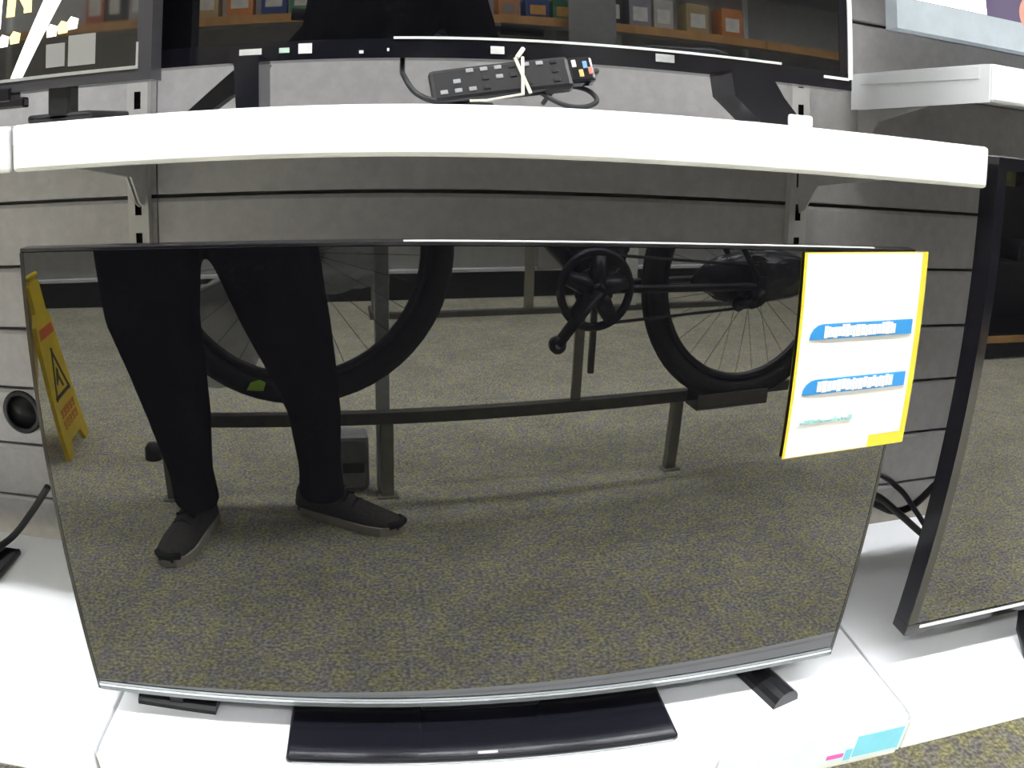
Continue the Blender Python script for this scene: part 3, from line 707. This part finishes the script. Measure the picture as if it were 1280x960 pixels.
# ================================================================== PERSON holding the phone
ps = empty('person', (-.36, -1.15, 0)); tag(ps, 'person in black trousers and dark sneakers facing the TV, holding a phone', 'person')
O = Vector((-.36, -1.15, 0))
def L(x, y, z): return (x - O.x, y - O.y, z)
legA = [(-.500, -1.13, .92, .13, .13), (-.545, -1.105, .76, .132, .125), (-.535, -1.075, .585, .114, .11), (-.510, -1.08, .46, .094, .10), (-.497, -1.10, .35, .080, .09), (-.487, -1.125, .19, .057, .068), (-.482, -1.14, .09, .060, .072)]
legB = [(-.335, -1.14, .92, .13, .13), (-.285, -1.12, .75, .132, .125), (-.228, -1.10, .56, .102, .105), (-.195, -1.12, .44, .080, .092), (-.172, -1.15, .33, .064, .08), (-.165, -1.185, .17, .054, .064), (-.163, -1.20, .08, .060, .070)]
bm = bmesh.new()
for lg in (legA, legB): vloft(bm, [(*L(x, y, z), rx, ry) for x, y, z, rx, ry in lg])
ball(bm, L(-.415, -1.14, .92), .20, .145, .13)
tr = remeshed('trousers', bm, .012, TROUS, ps, 5)
# body: head, neck, torso core, arms, hands (one continuous surface)
bm = bmesh.new()
vloft(bm, [(*L(-.40, -1.14, .90), .15, .11), (*L(-.25, -1.13, 1.05), .13, .10), (*L(-.12, -1.11, 1.22), .14, .11), (*L(-.05, -1.10, 1.36), .11, .08), (*L(-.03, -1.10, 1.42), .07, .065), (*L(-.022, -1.09, 1.50), .056, .06), (*L(-.018, -1.08, 1.54), .058, .065)])
for lg in (legA, legB): vloft(bm, [(*L(x, y, z), rx * .72, ry * .72) for x, y, z, rx, ry in lg], 14)
hc = Vector(L(-.013, -1.065, 1.625))
ball(bm, hc, .076, .094, .112); ball(bm, hc + Vector((0, .03, -.055)), .052, .058, .055)          # skull, jaw
ball(bm, hc + Vector((0, .098, -.018)), .014, .020, .022, 2); ball(bm, hc + Vector((0, .088, .022)), .05, .016, .010, 2)   # nose, brow
for k in (-1, 1): ball(bm, hc + Vector((k * .077, -.005, -.005)), .012, .022, .032, 2)
ball(bm, hc + Vector((0, .086, -.060)), .025, .012, .006, 2); ball(bm, hc + Vector((0, .083, -.071)), .022, .012, .007, 2)
hands = []
for s, sh, el, wr in ((1, (.11, -1.10, 1.36), (.15, -.99, 1.12), (.012, -.81, .985)), (-1, (-.20, -1.10, 1.36), (-.23, -.985, 1.10), (-.118, -.81, .985))):
    sh, el, wr = Vector(L(*sh)), Vector(L(*el)), Vector(L(*wr))
    tube(bm, [sh, (sh + el) / 2, el], [.036, .040, .040], 14); tube(bm, [el, (el * .6 + wr * .4), wr], [.042, .040, .028], 14)
    d = Vector((-s * .018, .055, .012)); pm = wr + d
    tube(bm, [wr, wr + d * .5, pm], [(.024, .020), (.036, .018), (.038, .016)], 12)           # palm
    for k in range(4):                                                                            # fingers curl behind the phone
        a0 = pm + Vector((s * (.028 - .004 * k), -.004, .024 - .017 * k)); ln = (.042, .047, .044, .034)[k]
        tube(bm, [a0, a0 + Vector((-s * .006, ln * .45, .002)), a0 + Vector((-s * .026, ln * .62, .002)), a0 + Vector((-s * (.026 + ln * .4), ln * .60, .0))], [.0095, .009, .0085, .007], 8)
    tube(bm, [pm + Vector((0, -.03, .012)), pm + Vector((-s * .012, -.014, .034)), pm + Vector((-s * .026, -.004, .040))], [.012, .0105, .008], 8)  # thumb
remeshed('body', bm, .007, SKIN, ps, 2)
for k in (-1, 1):
    bm = bmesh.new(); ball(bm, hc + Vector((k * .031, .080, .002)), .012, .012, .010, 2); link('eye', bm, mat('eye_white', (.75, .74, .72), .2, var=.05), ps, True)
bm = bmesh.new(); ball(bm, hc + Vector((0, -.014, .030)), .086, .098, .098); ball(bm, hc + Vector((0, -.04, -.02)), .080, .068, .085)
remeshed('hair', bm, .009, HAIR, ps, 3)
bm = bmesh.new()
vloft(bm, [(*L(-.41, -1.14, .82), .205, .155), (*L(-.385, -1.14, .92), .205, .155), (*L(-.24, -1.125, 1.08), .18, .145), (*L(-.10, -1.11, 1.25), .17, .15), (*L(-.045, -1.105, 1.37), .165, .12), (*L(-.032, -1.10, 1.43), .10, .09), (*L(-.028, -1.10, 1.475), .078, .078)], 24)
for sh, el, wr in (((.10, -1.10, 1.355), (.15, -.99, 1.12), (.018, -.822, .99)), ((-.19, -1.10, 1.355), (-.23, -.985, 1.10), (-.124, -.822, .99))):
    sh, el, wr = Vector(L(*sh)), Vector(L(*el)), Vector(L(*wr))
    tube(bm, [sh, (sh + el) / 2, el, el * .5 + wr * .5, wr], [.066, .060, .055, .050, .042], 16)
remeshed('jacket', bm, .011, JACK, ps, 4)
def shoe(toe, heel, nm):
    t, h = Vector((toe[0] - O.x, toe[1] - O.y, 0)), Vector((heel[0] - O.x, heel[1] - O.y, 0))
    d = (t - h); ln = d.length; d.normalize(); sd = Vector((-d.y, d.x, 0))
    def P(a, b, z): return h + d * (a * ln) + sd * b + Vector((0, 0, z))
    bm = bmesh.new(); st = [(.0, .026, .075), (.06, .038, .098), (.20, .042, .112), (.36, .042, .098), (.55, .046, .072), (.75, .050, .054), (.90, .042, .046), (1.0, .018, .036)]
    rings = []
    for a, wv, ht in st:
        rg = [P(a, wv * math.cos(q), .014 + max(0, math.sin(q)) * (ht - .014)) for q in [math.pi * k / 10 for k in range(11)]]
        rings.append([bm.verts.new(v_) for v_ in rg])
    for A, B_ in zip(rings, rings[1:]):
        for k in range(10): bm.faces.new((A[k], A[k + 1], B_[k + 1], B_[k]))
        bm.faces.new((A[0], B_[0], B_[10], A[10]))
    bm.faces.new(rings[0]); bm.faces.new(rings[-1])
    s_ = link('shoe', bm, SHOE, ps, True)
    bm = bmesh.new(); A, B_ = [], []
    out = [(-.015, .0), (.0, .028), (.1, .042), (.3, .043), (.5, .047), (.72, .054), (.88, .048), (.98, .026), (1.02, 0)]
    out = out + [(a, -b) for a, b in out[-2:0:-1]]
    for a, b in out: A.append(bm.verts.new(P(a, b, .0))); B_.append(bm.verts.new(P(a, b, .024)))
    k = len(out); bm.faces.new(A); bm.faces.new(B_[::-1])
    for i in range(k): bm.faces.new((A[i], A[(i + 1) % k], B_[(i + 1) % k], B_[i]))
    link('sole', bm, SOLE, s_)
    bm = bmesh.new()
    for a in (.42, .50, .58): tube(bm, [P(a, -.026, .09 - (a - .4) * .18), P(a, 0, .106 - (a - .4) * .20), P(a, .026, .09 - (a - .4) * .18)], .004, 6)
    link('laces', bm, RUBBER, s_)
    bm = bmesh.new(); tube(bm, [P(.93, -.03, .026), P(1.0, -.012, .03), P(1.0, .012, .03), P(.93, .03, .026)], .010, 8); link('toe_guard', bm, RUBBER, s_, True)
shoe((-.553, -.962), (-.470, -1.235), 'a')
shoe((.030, -1.118), (-.222, -1.278), 'b')
askew(ps)
# phone in both hands, just behind the viewpoint
ph = empty('smartphone', (-.092, -.672, .950)); tag(ph, 'black smartphone held upright in both hands of the person', 'phone')
bx('body', GLOSSB, ph, -.075, .075, -.004, .004, -.034, .040, bev=.003)
bx('display', mat('phone_display', (.01, .01, .012), .1, emit=(.3, .3, .3), es=.5), ph, -.070, .070, -.0046, -.004, -.030, .036)
bm = bmesh.new(); disc(bm, (0, .0045, .030), .006, .002, 16); link('lens', bm, GLASS, ph)
